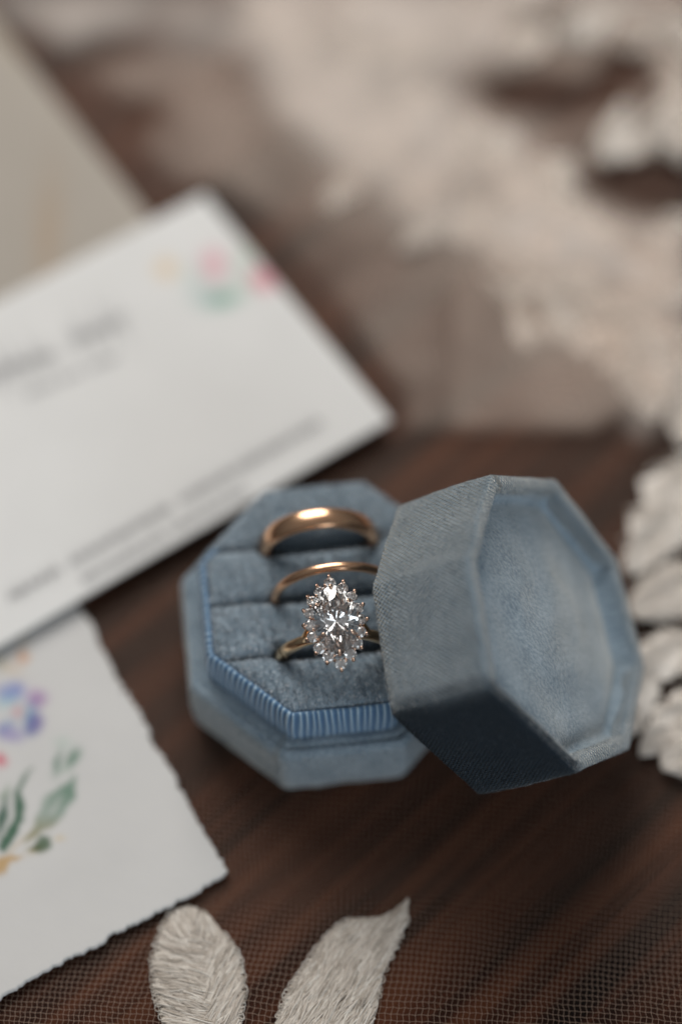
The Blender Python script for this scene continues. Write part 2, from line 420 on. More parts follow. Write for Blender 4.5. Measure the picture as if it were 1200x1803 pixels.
# foam bars wrapped in velvet, rings pushed into the slots between them
SLOTS = [-10.55, 0.15, 10.9]
RINGU = [0.3, 1.2, -0.3]; RINGR = [10.6, 11.3, 10.9]; RINGW = [1.3, 1.0, 1.95]      # centre, radius, half width
INNER = poly_inset(LIP, 1.05)
def span(v, INNER=INNER):
    lo, hi = 1e9, -1e9
    for i in range(8):
        p, q = INNER[i], INNER[(i + 1) % 8]
        if (p[1] - v) * (q[1] - v) <= 0 and abs(p[1] - q[1]) > 1e-9:
            x = p[0] + (q[0] - p[0]) * (v - p[1]) / (q[1] - p[1]); lo, hi = min(lo, x), max(hi, x)
    return lo, hi
def spread_at(k, u):
    t = (abs(u - RINGU[k]) - RINGR[k] + 1.2) / 2.6
    t = max(0.0, min(1.0, t)); return RINGW[k] * (1 - t * t * (3 - 2 * t))
OUTER = poly_inset(LIP, -.45)
vlo, vhi = INNER[:, 1].min() + .05, INNER[:, 1].max() - .05
edges = [vlo] + SLOTS + [OUTER[:, 1].max() - .05]
TOPZ = [H1 + HL + .55, H1 + HL + .75, H1 + HL + .85, H1 + HL + .3]
for bi in range(4):
    v0, v1 = edges[bi], edges[bi + 1]
    nu, nv_ = 90, 22; V = []; UV = []; F = []
    for a in range(-2, nv_ + 3):
        s = min(max(a, 0), nv_) / nv_; s = .5 - .5 * math.cos(math.pi * s)
        vv = v0 + (v1 - v0) * s; lo, hi = span(min(max(vv, vlo), vhi)) if bi < 3 else span(vv, OUTER)
        for b_ in range(-2, nu + 3):
            q = min(max(b_, 0), nu) / nu; q = q * .55 + .45 * (.5 - .5 * math.cos(math.pi * q))
            u = lo + (hi - lo) * q
            f0 = 0.12 + spread_at(bi - 1, u) if bi > 0 else 0.0
            f1 = 0.12 + spread_at(bi, u) if bi < 3 else 0.0
            v = vv + f0 * (1 - s) - f1 * s
            de = min((s * (v1 - v0)) * 1.0, ((1 - s) * (v1 - v0)), (u - lo) * .9, (hi - u) * .9); R_ = 1.9
            # distance from the sloping end sides
            drop = 0 if de >= R_ else R_ - math.sqrt(max(0, R_ * R_ - (R_ - de) ** 2))
            z = TOPZ[bi] - drop * .75 + .5 * math.sin(math.pi * s) * math.sin(math.pi * q) + .18 * fbm((u, v), .25, bi * 5.0)
            ext = max(0, -a, a - nv_, -b_, b_ - nu)
            z -= ext * 4.0
            V.append((u, v, z)); UV.append((u + bi * 40, v + (ext * 4)))
    W_ = nu + 5
    for a in range(nv_ + 4):
        for b_ in range(nu + 4):
            i = a * W_ + b_; F.append((i, i + 1, i + W_ + 1, i + W_))
    o = mk('cushion_bar', Bv(V), F, M_velvet, box, origin=BO, uv=UV)
    nap('velvet_pile', o, o, 15, 0.70, 0.16, (0.25, -0.75, 0.0), M_nap_c, seed=20 + bi, keep=lambda c, f: (f[:, 2] > -.1).astype(float))
nap('velvet_pile', tray, tray, 13, 0.38, 0.11, (0.1, -0.2, 0.5), M_nap, seed=5, keep=faces_eye, origin=BO)

# ------------------------------------------------------------------ the lid, tipped against the base
LR = np.array([[-0.25835753844806986, 0.5820448420192297, 0.771022168426994], [-0.9382825083420969, -0.3411641750781318, -0.0568589498893558], [0.2299506835526185, -0.7381265525111989, 0.6342648308172352]])
LT = np.array([37.737, -40.929, 34.502]); LD = 20.23
LO8 = octagon(49.97, 52.67, 15.39)
rim_px = [(863, 833), (824, 977), (859, 1218), (1018, 1362), (1109, 1313), (1127, 1165), (1083, 990), (980, 846)]
adj = []
for i, (x, y) in enumerate(rim_px):
    q = LR.T @ (on_plane(x, y, LT, LR[:, 2]) - LT); adj.append(LO8[i] + (q[:2] - LO8[i]) * (.75 if i not in (5, 6) else .4))
LPOLY = np.array(adj)
LSC = 1.006
LT = EYE + (LT - EYE) * LSC; LPOLY = LPOLY * LSC; LD = LD * LSC
LORG = np.array([46.0, -36.0, 0.0])
lid = thing('box_lid', 'hollow octagonal blue-grey velvet lid leaning on the ring box', 'box lid', LORG)
lprof = [(5.0, -LD - .3, 2.0), (1.6, -LD - .15, 1.8), (0.55, -LD + .08, 1.6), (0.08, -LD + .6, 1.4), (0.0, -LD + 2.0, 1.3), (-.10, -LD + 5, 1.3), (-.15, -LD + 9, 1.4), (-.12, -LD + 13, 1.4), (-.02, -LD + 16.5, 1.4), (0.0, -1.2, 1.4), (0.06, -.45, 1.3), (0.30, -.10, 1.2), (0.75, 0.0, 1.2), (1.7, 0.02, 1.1), (2.3, -.06, 1.0), (2.62, -.40, .9), (2.75, -1.3, .9), (2.8, -3.2, .9), (2.9, -9.0, .9)]
def lidv(A): return np.asarray(A) @ LR.T + LT
V, F, UV = loft([ring_of(LPOLY, i, z, r, 7, 16) for i, z, r in lprof], close_start=True)
V = wobble(V, 0.22, 0.14, 21.0)
LV = lidv(V); LV[:, 2] = np.maximum(LV[:, 2], 0.05)
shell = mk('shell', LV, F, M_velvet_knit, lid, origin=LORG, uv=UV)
# the pile of one side is brushed the other way; its self-shading is painted in as darker colour and less sheen
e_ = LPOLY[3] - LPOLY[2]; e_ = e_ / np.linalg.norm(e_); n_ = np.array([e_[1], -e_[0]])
bru_shade = np.array([1 / (1 + math.exp(-((p[:2] - LPOLY[2]) @ e_ + 1.0 + 1.5 * fbm(p, .2, 2.)) / .5)) * (1 / (1 + math.exp(((p[:2] - LPOLY[3]) @ e_ - 1) / .5))) * (1.0 if (p[:2] - LPOLY[2]) @ n_ > -2.2 else 0.0) for p in V])
at = shell.data.attributes.new('brush_shade', 'FLOAT', 'POINT'); at.data.foreach_set('value', bru_shade.astype(np.float32))
# padded lining
INP = poly_inset(LPOLY, 2.7); rings = []
q0_ = round_poly(INP, 1.2, 7, 16); c_ = q0_.mean(0)
for t in np.concatenate([[0, .004, .012], np.linspace(.03, .97, 24)]):
    q0_ = round_poly(INP, 1.2 + 9 * min(1, t * 3), 7, 16); q = c_ + (q0_ - c_) * (1 - t); dist = t * 20
    z = -.9 - 3.5 * (1 - math.exp(-dist / .30)) + 1.9 * (1 - math.exp(-max(0, dist - .4) / 2.2)) - .6 * math.sin(math.pi * min(1, t * 1.6)) + .5 * t
    rings.append(np.column_stack([q, np.full(len(q), z)]))
V, F, UV = loft(rings, close_end=True)
UV[:, 0] = V[:, 0]; UV[:, 1] = V[:, 1]
V = wobble(V, 0.5, 0.11, 33.0)
lining = mk('padded_lining', lidv(V), F, M_velvet, lid, origin=LORG, uv=UV)
for o_ in (tray, shell, lining, lip): fix_normals(o_)
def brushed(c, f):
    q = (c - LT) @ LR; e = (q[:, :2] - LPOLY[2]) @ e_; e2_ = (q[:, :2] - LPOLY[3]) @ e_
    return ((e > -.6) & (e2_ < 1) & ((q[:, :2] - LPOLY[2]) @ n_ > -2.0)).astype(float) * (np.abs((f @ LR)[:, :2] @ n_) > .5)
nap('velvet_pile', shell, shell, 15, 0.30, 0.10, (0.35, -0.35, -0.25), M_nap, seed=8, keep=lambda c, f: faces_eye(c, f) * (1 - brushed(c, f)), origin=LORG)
nap('shaded_brushed_pile', shell, shell, 14, 0.30, 0.10, (0.35, -0.2, 0.5), M_nap_shaded, seed=18, keep=lambda c, f: faces_eye(c, f) * brushed(c, f), origin=LORG)
nap('velvet_pile', lining, lining, 14, 0.5, 0.11, (0.2, 0.5, 0.0), M_nap, seed=9, keep=faces_eye, origin=LORG)

# ------------------------------------------------------------------ rings
UAX = np.array([cB, sB, 0]); VAX = np.array([-sB, cB, 0]); ZAX = np.array([0, 0, 1.0])
def band(c, R, half, thick, tilt, dome):
    """finger band: profile swept round the axis; returns verts, faces"""
    up = math.cos(tilt) * ZAX - math.sin(tilt) * VAX; ax = math.cos(tilt) * VAX + math.sin(tilt) * ZAX
    n = 160; prof = []
    for k in range(14):
        th = math.pi * k / 13; prof.append((half * math.cos(th), (R - dome) + dome * math.sin(th) ** .8))
    for k in range(1, 9):
        t = k / 9; w = -half + 2 * half * t
        prof.append((w * .97, R - thick + .12 * abs(2 * t - 1) ** 2))
    V = []; F = []; m = len(prof)
    for i in range(n):
        a = 2 * math.pi * i / n; rad = math.cos(a) * UAX + math.sin(a) * up
        for (w, r) in prof: V.append(c + rad * r + ax * w)
    for i in range(n):
        for k in range(m):
            F.append((i * m + k, i * m + (k + 1) % m, ((i + 1) % n) * m + (k + 1) % m, ((i + 1) % n) * m + k))
    return V, F
c3 = B(RINGU[2], SLOTS[2] + .1, 23.5)
V, F = band(c3, 10.8, 2.0, 1.8, math.radians(2), 1.15)
o = mk('wide_wedding_band', V, F, M_rose, origin=c3 - [0, 0, 10.9]); o.location = tuple((c3 - [0, 0, 10.9]) * MM); fix_normals(o)
tag(o, 'wide plain rose gold wedding band in the slot furthest from the diamond ring', 'ring')
c2 = B(RINGU[1], SLOTS[1], 24.3)
V, F = band(c2, 11.3, 0.85, 1.35, math.radians(2), 0.85)
o = mk('thin_wedding_band', V, F, M_rose, origin=c2 - [0, 0, 11.3]); o.location = tuple((c2 - [0, 0, 11.3]) * MM); fix_normals(o)
tag(o, 'thin plain rose gold wedding band in the middle slot', 'ring')

# engagement ring
TILT = math.radians(9)
up = math.cos(TILT) * ZAX - math.sin(TILT) * VAX; axv = math.cos(TILT) * VAX + math.sin(TILT) * ZAX
c1 = B(RINGU[0], SLOTS[0], 22.8); R1 = 10.6
EO = c1 - [0, 0, R1]
er = thing('engagement_ring', 'gold diamond ring with elongated halo of small round stones', 'ring', EO)
HC = on_plane(591, 1096, c1 + up * 13.4, up)          # centre of the halo plane
# shank with rising shoulders
bag = Bag(); n = 120; path = []; rad = []
for i in range(n + 1):
    a = math.radians(90 + 12) + i / n * math.radians(336)
    t = abs(i / n - .5) * 2                             # 1 at the head
    r_ = R1 - .95 + 0.5 * max(0, (t - .8) / .2)
    path.append(c1 + UAX * math.cos(a) * r_ + up * math.sin(a) * r_)
    rad.append(1.12 - .25 * max(0, (t - .75) / .25))
V, F = tube(path, rad, 14); bag.add(V, F)
shank = mk('shank', bag.V, bag.F, M_yellow, er, origin=EO); fix_normals(shank)
bag = Bag()                                             # cathedral shoulders up to the gallery
for sg in (-1, 1):
    for w in (-.55, .55):
        p0 = c1 + UAX * sg * 6.0 + up * 7.9 + axv * w * .5
        p1 = HC + UAX * sg * 3.6 - up * 1.9 + axv * w * 2.2
        pts = [p0 + (p1 - p0) * t + up * .5 * math.sin(math.pi * t) for t in np.linspace(0, 1, 8)]
        bag.add(*tube(pts, 0.38, 8))
V = bag
sh = mk('shoulder', bag.V, bag.F, M_yellow, er, origin=EO)

def gem(ctr, ax, bx, nx, a, b, crown=.34, pav=.85, table=.58, shape=None, rot=0.0, nf=8):
    """brilliant cut: ctr girdle centre; ax, bx in-plane axes with semi axes a, b; nx up"""
    if shape is None: shape = lambda t: (math.cos(t), math.sin(t))
    m = min(a, b)
    def pt(r, th, z):
        x, y = shape(th + rot); return ctr + ax * (a * r * x) + bx * (b * r * y) + nx * (z * m)
    F = []; n = nf; st = 2 * math.pi / n
    T = [pt(table, k * st, crown) for k in range(n)]
    Mi = [pt(.81, (k + .5) * st, crown * .52) for k in range(n)]
    Gu = [pt(1, j * st / 2, .03) for j in range(2 * n)]
    Gl = [pt(1, j * st / 2, -.03) for j in range(2 * n)]
    Pm = [pt(.36, (k + .5) * st, -.03 - (pav - .03) * .66) for k in range(n)]
    V = T + Mi + Gu + Gl + Pm + [ctr - nx * pav * m]
    iT, iM, iG, iL, iP, iC = 0, n, 2 * n, 4 * n, 6 * n, 7 * n
    F.append(tuple(range(n)))
    for k in range(n):
        k1 = (k + 1) % n; km = (k - 1) % n; g0 = 2 * k; g1 = 2 * k + 1; g2 = (2 * k + 2) % (2 * n)
        F.append((iT + k, iM + k, iT + k1))
        F.append((iT + k, iM + km, iG + g0)); F.append((iT + k, iG + g0, iM + k))
        F.append((iM + k, iG + g0, iG + g1)); F.append((iM + k, iG + g1, iG + g2))
        F.append((iC, iL + g0, iP + km)); F.append((iC, iP + k, iL + g0))
        F.append((iP + k, iL + g1, iL + g0)); F.append((iP + k, iL + g2, iL + g1))
    for j in range(2 * n):
        j1 = (j + 1) % (2 * n); F.append((iG + j, iL + j, iL + j1, iG + j1))
    return V, F
def moval(t):
    c, s = math.cos(t), math.sin(t)
    return c * (1 - .17 * abs(s) ** 3 - (.05 * s if s > 0 else 0)), s
LONG = axv
V, F = gem(HC + up * 1.45, UAX, LONG, up, 3.75, 6.2, crown=.30, pav=1.04, table=.56, shape=moval, nf=12)
o = mk('centre_diamond', V, F, M_diamond, er, smooth=False, origin=EO); fix_normals(o)
o['label'] = 'large elongated oval diamond in the middle of the halo'
C2 = lambda x, y: (440 + x / 4.615, 860 + y / 4.615)
halo = [(648, 772), (748, 812), (822, 885), (872, 975), (897, 1070), (899, 1165), (868, 1262), (818, 1348), (737, 1430), (637, 1372), (563, 1303), (507, 1208), (489, 1115), (486, 1015), (507, 922), (567, 842)]
hp = [on_plane(*C2(*h), HC, up) for h in halo]
rail = []
for i, p in enumerate(hp):
    p = p - up * .15 * (i % 2)
    nrm = up + (p - HC) / np.linalg.norm(p - HC) * .16; nrm /= np.linalg.norm(nrm)
    a1 = np.cross(LONG, nrm); a1 /= np.linalg.norm(a1); b1 = np.cross(nrm, a1)
    V, F = gem(p + up * .25, a1, b1, nrm, 1.04, 1.04, crown=.34, pav=.84, table=.56, rot=rng.uniform(0, .8), nf=6)
    o = mk('halo_diamond', V, F, M_diamond, er, smooth=False, origin=EO); fix_normals(o)
    # cup holding the stone
    bag = Bag(); rr = []
    for zc, rc in ((-1.15, .35), (-.75, .62), (-.2, .93), (.05, .99), (.05, .90), (-.3, .78), (-.9, .40)):
        rr.append(np.array([p + nrm * zc + rc * (math.cos(q) * a1 + math.sin(q) * b1) for q in np.linspace(0, 2 * math.pi, 15)[:-1]]))
    V, F, _ = loft(rr); cup = mk('stone_cup', V, F, M_prong, er, origin=EO); fix_normals(cup)
    # prong beads: one outside, two between neighbours
    outd = (p - HC); outd -= up * (outd @ up); outd /= np.linalg.norm(outd); side = np.cross(up, outd)
    for dv, rb in ((outd * 1.14, .36), (side * .98 - outd * .45, .28)):
        q = p + dv + up * .50; bag = Bag()
        bag.add(*tube([q - up * 1.7 - dv * .25, q - up * .5, q, q + up * .14 - dv * .08, q + up * .26 - dv * .2], [rb * .55, rb * .75, rb, rb * .85, rb * .3], 8))
        mk('prong', bag.V, bag.F, M_prong, er, origin=EO)
    rail.append(p - up * 1.3 - outd * .5)
V, F = tube(rail, 0.34, 8, closed=True); mk('gallery_rail', V, F, M_prong, er, origin=EO)
for (x, y) in [(655, 795), (545, 943), (797, 912), (593, 1192), (832, 1168), (728, 1335)]:
    q = on_plane(*C2(x, y), HC + up * 1.7, up); dv = (HC - q); dv -= up * (dv @ up); dv /= np.linalg.norm(dv)
    V, F = tube([q - up * 3.2 + dv * .4, q - up * .6 - dv * .1, q, q + up * .22 + dv * .12, q + up * .36 + dv * .35], [.34, .36, .42, .38, .15], 9)
    mk('prong', V, F, M_prong, er, origin=EO)

# ------------------------------------------------------------------ paper goods (print is laid out in the plane of each card)
def ell(px, py, cx, cy, rx, ry, rot, soft):
    c, s = math.cos(math.radians(rot)), math.sin(math.radians(rot)); dx, dy = px - cx, py - cy
    a, b = (dx * c + dy * s) / rx, (-dx * s + dy * c) / ry
    d = (np.sqrt(a * a + b * b) - 1) * min(rx, ry)
    return 1 / (1 + np.exp(np.clip(d / soft, -30, 30)))
def pol(px, py, P, soft):
    P = np.asarray(P, float); d = np.full(px.shape, 1e9); ins = np.zeros(px.shape, bool)
    for i in range(len(P)):
        a, b = P[i - 1], P[i]; e = b - a; wx, wy = px - a[0], py - a[1]
        t = np.clip((wx * e[0] + wy * e[1]) / (e @ e), 0, 1)
        d = np.minimum(d, np.hypot(wx - e[0] * t, wy - e[1] * t))
        cond = (a[1] > py) != (b[1] > py)
        with np.errstate(divide='ignore', invalid='ignore'):
            xi = (b[0] - a[0]) * (py - a[1]) / (b[1] - a[1]) + a[0]
        ins ^= cond & (px < xi)
    d = np.where(ins, -d, d)
    return 1 / (1 + np.exp(np.clip(d / soft, -30, 30)))
def lin(c): return np.array([((x / 255) / 12.92 if x < 10 else (((x / 255) + .055) / 1.055) ** 2.4) for x in c])
def over(col, mask, rgb, alpha):
    k = (mask * alpha)[:, None]; col *= (1 - k) + k * (lin(rgb) / .60).clip(0, 1)[None]

def sheet(name, origin, ex, ey, w, h, step, zf, thick, mat, edge=None, paint=None, label='', cat='card'):
    """rectangular paper from origin corner along ex (w) and ey (h); zf(x,y) height of its top; edge wobble in mm"""
    nx, ny = int(w / step) + 1, int(h / step) + 1; ex = np.asarray(ex); ey = np.asarray(ey)
    V = np.zeros((ny, nx, 3)); xs = np.linspace(0, w, nx); ys = np.linspace(0, h, ny)
    for j in range(ny):
        for i in range(nx):
            x, y = xs[i], ys[j]
            if edge:
                fx = max(0, 1 - x / 3, 1 - (w - x) / 3); fy = max(0, 1 - y / 3, 1 - (h - y) / 3)
                if fx > 0: x += edge(y, 0 if x < w / 2 else 40) * fx * (1 if x < w / 2 else -1)
                if fy > 0: y += edge(x, 80 if y < h / 2 else 120) * fy * (1 if y < h / 2 else -1)
            p = np.asarray(origin) + ex * x + ey * y; V[j, i] = (p[0], p[1], zf(x, y))
    top = V.reshape(-1, 3); n = len(top); bot = top.copy(); bot[:, 2] -= thick
    if edge:    # feathered edge
        for j in range(ny):
            for i in range(nx):
                if i in (0, nx - 1) or j in (0, ny - 1): top[j * nx + i, 2] -= thick * .55
    A = np.vstack([top, bot]); F = []
    for j in range(ny - 1):
        for i in range(nx - 1):
            a = j * nx + i; F.append((a, a + 1, a + nx + 1, a + nx)); F.append((n + a, n + a + nx, n + a + nx + 1, n + a + 1))
    loop = [i for i in range(nx)] + [j * nx + nx - 1 for j in range(1, ny)] + [(ny - 1) * nx + i for i in range(nx - 2, -1, -1)] + [j * nx for j in range(ny - 2, 0, -1)]
    for a, b in zip(loop, loop[1:] + loop[:1]): F.append((a, n + a, n + b, b))
    org = np.array([A[:, 0].mean(), A[:, 1].mean(), A[:, 2].min()])
    o = mk(name, A, F, mat, origin=org); o.location = tuple(org * MM)
    col = np.ones((len(A), 3))
    if paint is not None:
        pp = project(top); paint(pp[:, 0], pp[:, 1], col[:n])
    fix_normals(o)
    at = o.data.attributes.new('print', 'FLOAT_COLOR', 'POINT')
    at.data.foreach_set('color', np.column_stack([col, np.ones(len(A))]).astype(np.float32).ravel())
    return tag(o, label, cat)

# card with the printed lines (its square code is left out)
QYAW = 0.599; qx = np.array([math.cos(QYAW), math.sin(QYAW)]); qy = np.array([-qx[1], qx[0]])
QC = np.array([-43.454, 16.535])
def paint_info(px, py, col):
    g = np.random.default_rng(4)
    for cx, cy, rx, ry, rot, c, al, so in [
        (293, 473, 17, 15, 0, (225, 165, 100), .55, 4), (376, 462, 19, 20, 0, (225, 120, 140), .62, 5), (380, 492, 16, 12, 0, (235, 175, 180), .5, 5),
        (463, 492, 22, 18, 20, (220, 95, 120), .72, 4), (392, 527, 24, 11, -10, (50, 140, 115), .75, 4), (362, 520, 24, 16, 0, (130, 165, 165), .4, 6),
        (342, 486, 14, 16, 0, (150, 180, 170), .4, 5), (425, 470, 12, 22, 40, (150, 175, 160), .4, 6), (432, 505, 18, 10, -30, (165, 190, 175), .45, 6), (440, 440, 14, 20, 60, (165, 185, 165), .4, 6)]:
        over(col, ell(px, py, cx, cy, rx, ry, rot, so), c, al)
    def letters(x0, y0, x1, y1, hgt, pitch, al, gaps, script=False):
        L_ = math.hypot(x1 - x0, y1 - y0); d = ((x1 - x0) / L_, (y1 - y0) / L_); nrm = (-d[1], d[0]); s = 0; k = 0
        while s < L_:
            if not any(a <= s / L_ <= b for a, b in gaps):
                if script:
                    hh = hgt * g.choice([.45, .5, .55, .9]); up_ = -(hh - hgt * .45)
                else: hh = hgt * g.uniform(.42, .55); up_ = 0
                cx = x0 + d[0] * s + nrm[0] * up_; cy = y0 + d[1] * s + nrm[1] * up_
                over(col, ell(px, py, cx, cy, hh, 1.5 if not script else 1.3, math.degrees(math.atan2(nrm[1], nrm[0])) + g.uniform(-22, 22), 1.0), (60, 58, 66), al)
                over(col, ell(px, py, cx + d[0] * pitch * .35, cy + d[1] * pitch * .35, hh * .6, 1.4, math.degrees(math.atan2(d[1], d[0])) + g.uniform(-30, 30), 1.0), (60, 58, 66), al * .8)
            s += pitch * g.uniform(.85, 1.15); k += 1
    letters(-40, 680, 95, 625, 24, 7, .6, [], True)
    letters(128, 603, 222, 568, 24, 7, .55, [], True)
    letters(50, 694, 205, 628, 10, 6, .5, [(.3, .36), (.62, .68)])
    letters(18, 1052, 560, 745, 14, 9, .85, [(.16, .195), (.52, .55)])
    letters(148, 1022, 430, 862, 13, 9, .75, [(.5, .54)])
CZ = 2.9; kq = (EYE[2] - CZ) / (EYE[2] - .6)              # the card rests on the stuffed envelope
QC = (EYE + (np.array([*QC, .6]) - EYE) * kq)[:2]
cnr = QC + (qx * 47.0 - qy * 26.34) * kq
sheet('information_card', cnr - qx * 118, qx, qy, 118, 71.2 * kq, .42, lambda x, y: CZ + .08 * math.sin(x * .05), .42, M_card, paint=paint_info,
      label='white printed card with pastel flowers in one corner and lines of small text', cat='card')

# deckle-edged paper with watercolour bouquet
P0 = G(403, 1541, .7)[:2]; P1 = G(142, 1068, .7)[:2]; P2 = G(0, 1797, .7)[:2]
e1 = (P1 - P0) / np.linalg.norm(P1 - P0); e2 = np.array([-e1[1], e1[0]])
if e2 @ (P2 - P0) < 0: e2 = -e2
def paint_bouquet(px, py, col):
    n1 = np.array([noise.noise(Vector((x * .06, y * .06, 1.3))) for x, y in zip(px, py)])
    wx, wy = px + n1 * 4, py + n1 * 3
    E = lambda *a: ell(wx, wy, *a)
    for cx, cy, rx, ry, rot, c, al, so in [
        (40, 1157, 9, 9, 0, (225, 140, 80), .75, 2.5), (42, 1130, 7, 7, 0, (235, 185, 150), .45, 3), (22, 1178, 13, 8, 20, (230, 175, 140), .5, 4), (3, 1170, 6, 9, 0, (170, 165, 120), .5, 3), (20, 1140, 16, 5, -45, (170, 190, 200), .3, 4),
        (17, 1216, 24, 16, -12, (135, 145, 195), .7, 2.2), (14, 1232, 22, 12, -15, (150, 190, 205), .7, 4), (34, 1212, 9, 11, 0, (140, 150, 195), .4, 3),
        (66, 1231, 17, 14, -35, (160, 125, 172), .75, 2.5), (50, 1222, 16, 12, 0, (215, 185, 205), .5, 5),
        (52, 1258, 9, 17, 10, (110, 165, 190), .75, 3.5), (58, 1274, 15, 20, 25, (112, 112, 170), .7, 2.5), (66, 1270, 9, 12, 0, (140, 105, 165), .5, 4), (55, 1288, 8, 8, 0, (85, 105, 165), .5, 3),
        (17, 1292, 24, 14, 15, (150, 142, 188), .75, 2.5), (10, 1278, 18, 8, -35, (125, 155, 190), .6, 3),
        (31, 1252, 9, 10, 0, (225, 150, 155), .7, 3), (1, 1338, 9, 10, 0, (205, 80, 105), .85, 2.5),
        (112, 1308, 12, 9, 0, (175, 195, 185), .5, 4)]:
        over(col, E(cx, cy, rx, ry, rot, so), c, al)
    over(col, E(101, 1342, 5, 17, 10, 2), (70, 115, 95), .85); over(col, E(129, 1334, 9, 17, 35, 2.2), (85, 125, 105), .85); over(col, E(112, 1355, 12, 5, -30, 3), (150, 175, 160), .5)
    big = pol(wx, wy, [(134, 1366), (132, 1402), (116, 1430), (92, 1455), (62, 1473), (44, 1482), (60, 1452), (70, 1424), (88, 1396), (112, 1384)], 2.0)
    fade = np.clip((px - 60 + (1400 - py) * .5) / 70, 0, 1); over(col, big, (95, 130, 112), .55 + .35 * fade); over(col, big * np.clip((py - 1432) / 40, 0, 1), (170, 140, 70), .65)
    strk = pol(wx, wy, [(112, 1402), (106, 1418), (88, 1434), (86, 1428)], 1.5); col += ((1 - col) * (strk * .6)[:, None])
    dk = pol(wx, wy, [(58, 1352), (44, 1374), (37, 1396), (45, 1420), (43, 1444), (30, 1468), (14, 1494), (6, 1502), (-6, 1490), (10, 1470), (24, 1440), (27, 1396), (40, 1370)], 1.6); over(col, dk, (40, 90, 65), .93)
    over(col, E(4, 1440, 8, 32, 12, 2), (25, 80, 60), .95); over(col, E(9, 1398, 5, 12, 25, 2), (120, 145, 120), .7)
    gd = pol(wx, wy, [(52, 1496), (70, 1502), (92, 1490), (88, 1474), (74, 1472)], 1.8); over(col, gd, (75, 100, 75), .9); over(col, E(62, 1496, 9, 5, -20, 2.5), (165, 140, 55), .7)
    over(col, pol(wx, wy, [(40, 1508), (22, 1518), (8, 1535), (-10, 1548), (-10, 1515), (18, 1505)], 2), (185, 150, 95), .85); over(col, E(28, 1490, 16, 2.5, -45, 1.5), (190, 165, 120), .5); over(col, E(106, 1477, 6, 3.5, -10, 2), (205, 180, 130), .6)
def deckle(t, s):
    return .10 + .75 * fbm((t, s), .22, 2.0) + .55 * fbm((t, s), .75, 6.0) + .35 * fbm((t, s), 2.3, 4.0) + (.8 if .55 < fbm((t, s), .12, 11.) else 0)
sheet('deckled_paper', P0, e1, e2, 72, 96, .32, lambda x, y: .75 + .25 * fbm((x, y), .06, 3.) + .03 * fbm((x, y), .3, 8.) , .62, M_deckle, edge=deckle, paint=paint_bouquet,
      label='thick cream paper with torn deckled edge and watercolour flowers and leaves', cat='paper')
# envelope under the card
q0 = G(250, 362, 2.3)[:2]; q1 = G(-5, 38, 2.3)[:2]; d1 = (q1 - q0) / np.linalg.norm(q1 - q0); d2 = np.array([-d1[1], d1[0]])
if d2[0] > 0: d2 = -d2
def paint_env(px, py, col):
    over(col, ell(px, py, 85, 410, 14, 70, 4, 8), (225, 170, 130), .45); over(col, ell(px, py, 15, 60, 40, 14, 50, 8), (225, 185, 145), .4)
sheet('envelope', q0 - d1 * 24, d1, d2, 122, 95, 1.0, lambda x, y: 1.2 + 1.15 * (1 - math.exp(-min(x, y, 122 - x, 95 - y) / 2.0)) + .05 * math.sin(x * .06), 1.2, M_env, paint=paint_env, label='plain beige stuffed envelope lying partly under the white printed card', cat='envelope')

# ------------------------------------------------------------------ the veil: net, gathered layers, lace leaves
veil = thing('lace_veil', 'ivory tulle veil with embroidered lace leaves spread over the dark table', 'veil', (0, 0, TZ))
VO = (0, 0, TZ)
def net_z(x, y):
    return TZ + .65 + .45 * fbm((x, y), .06, 4.) + .16 * fbm((x, y), .2, 7.)
# honeycomb net, every thread real
pitch = 1.0; ang = math.radians(-5); ca, sa = math.cos(ang), math.sin(ang)
NV = []; NF = []; rows = int(312 / (pitch * 1.04)); cols = int(270 / pitch)
def vis(X, Y):
    hw = 58 + (Y + 101) / 240 * 23 + 4
    return abs(X) < hw + 30 and -138 < Y < 150
TW = 0.040
NP = {}
for r in range(rows):
    for c in range(cols):
        x = -135 + c * pitch + (.10 * pitch if r % 2 else -.10 * pitch); y = -156 + r * pitch * 1.04 + (.06 if (c + r) % 2 else -.06) * pitch
        X, Y = x * ca - y * sa, x * sa + y * ca
        X += 2.6 * fbm((X, Y), .035, 1.) + .3 * fbm((X, Y), .2, 2.); Y += 2.6 * fbm((X, Y), .03, 5.) + .3 * fbm((X, Y), .17, 9.)
        if vis(X, Y): NP[(c, r)] = (X, Y, net_z(X, Y))
def strip(a, b):
    dx, dy = b[0] - a[0], b[1] - a[1]; l = math.hypot(dx, dy) + 1e-9; ox, oy = -dy / l * TW, dx / l * TW; i = len(NV)
    NV.extend([(a[0] + ox, a[1] + oy, a[2]), (a[0] - ox, a[1] - oy, a[2]), (b[0] - ox, b[1] - oy, b[2]), (b[0] + ox, b[1] + oy, b[2])]); NF.append((i, i + 1, i + 2, i + 3))
for (c, r), p in NP.items():
    for q in ((c + 1, r), (c, r + 1)):
        if q in NP: strip(p, NP[q])
    k = .125; i = len(NV)                                   # knot
    NV.extend([(p[0] - k, p[1], p[2] + .01), (p[0], p[1] - k, p[2] + .01), (p[0] + k, p[1], p[2] + .01), (p[0], p[1] + k, p[2] + .01)]); NF.append((i, i + 1, i + 2, i + 3))
net = mk('net', NV, NF, M_net, veil, smooth=False, origin=VO); net['kind'] = 'stuff'

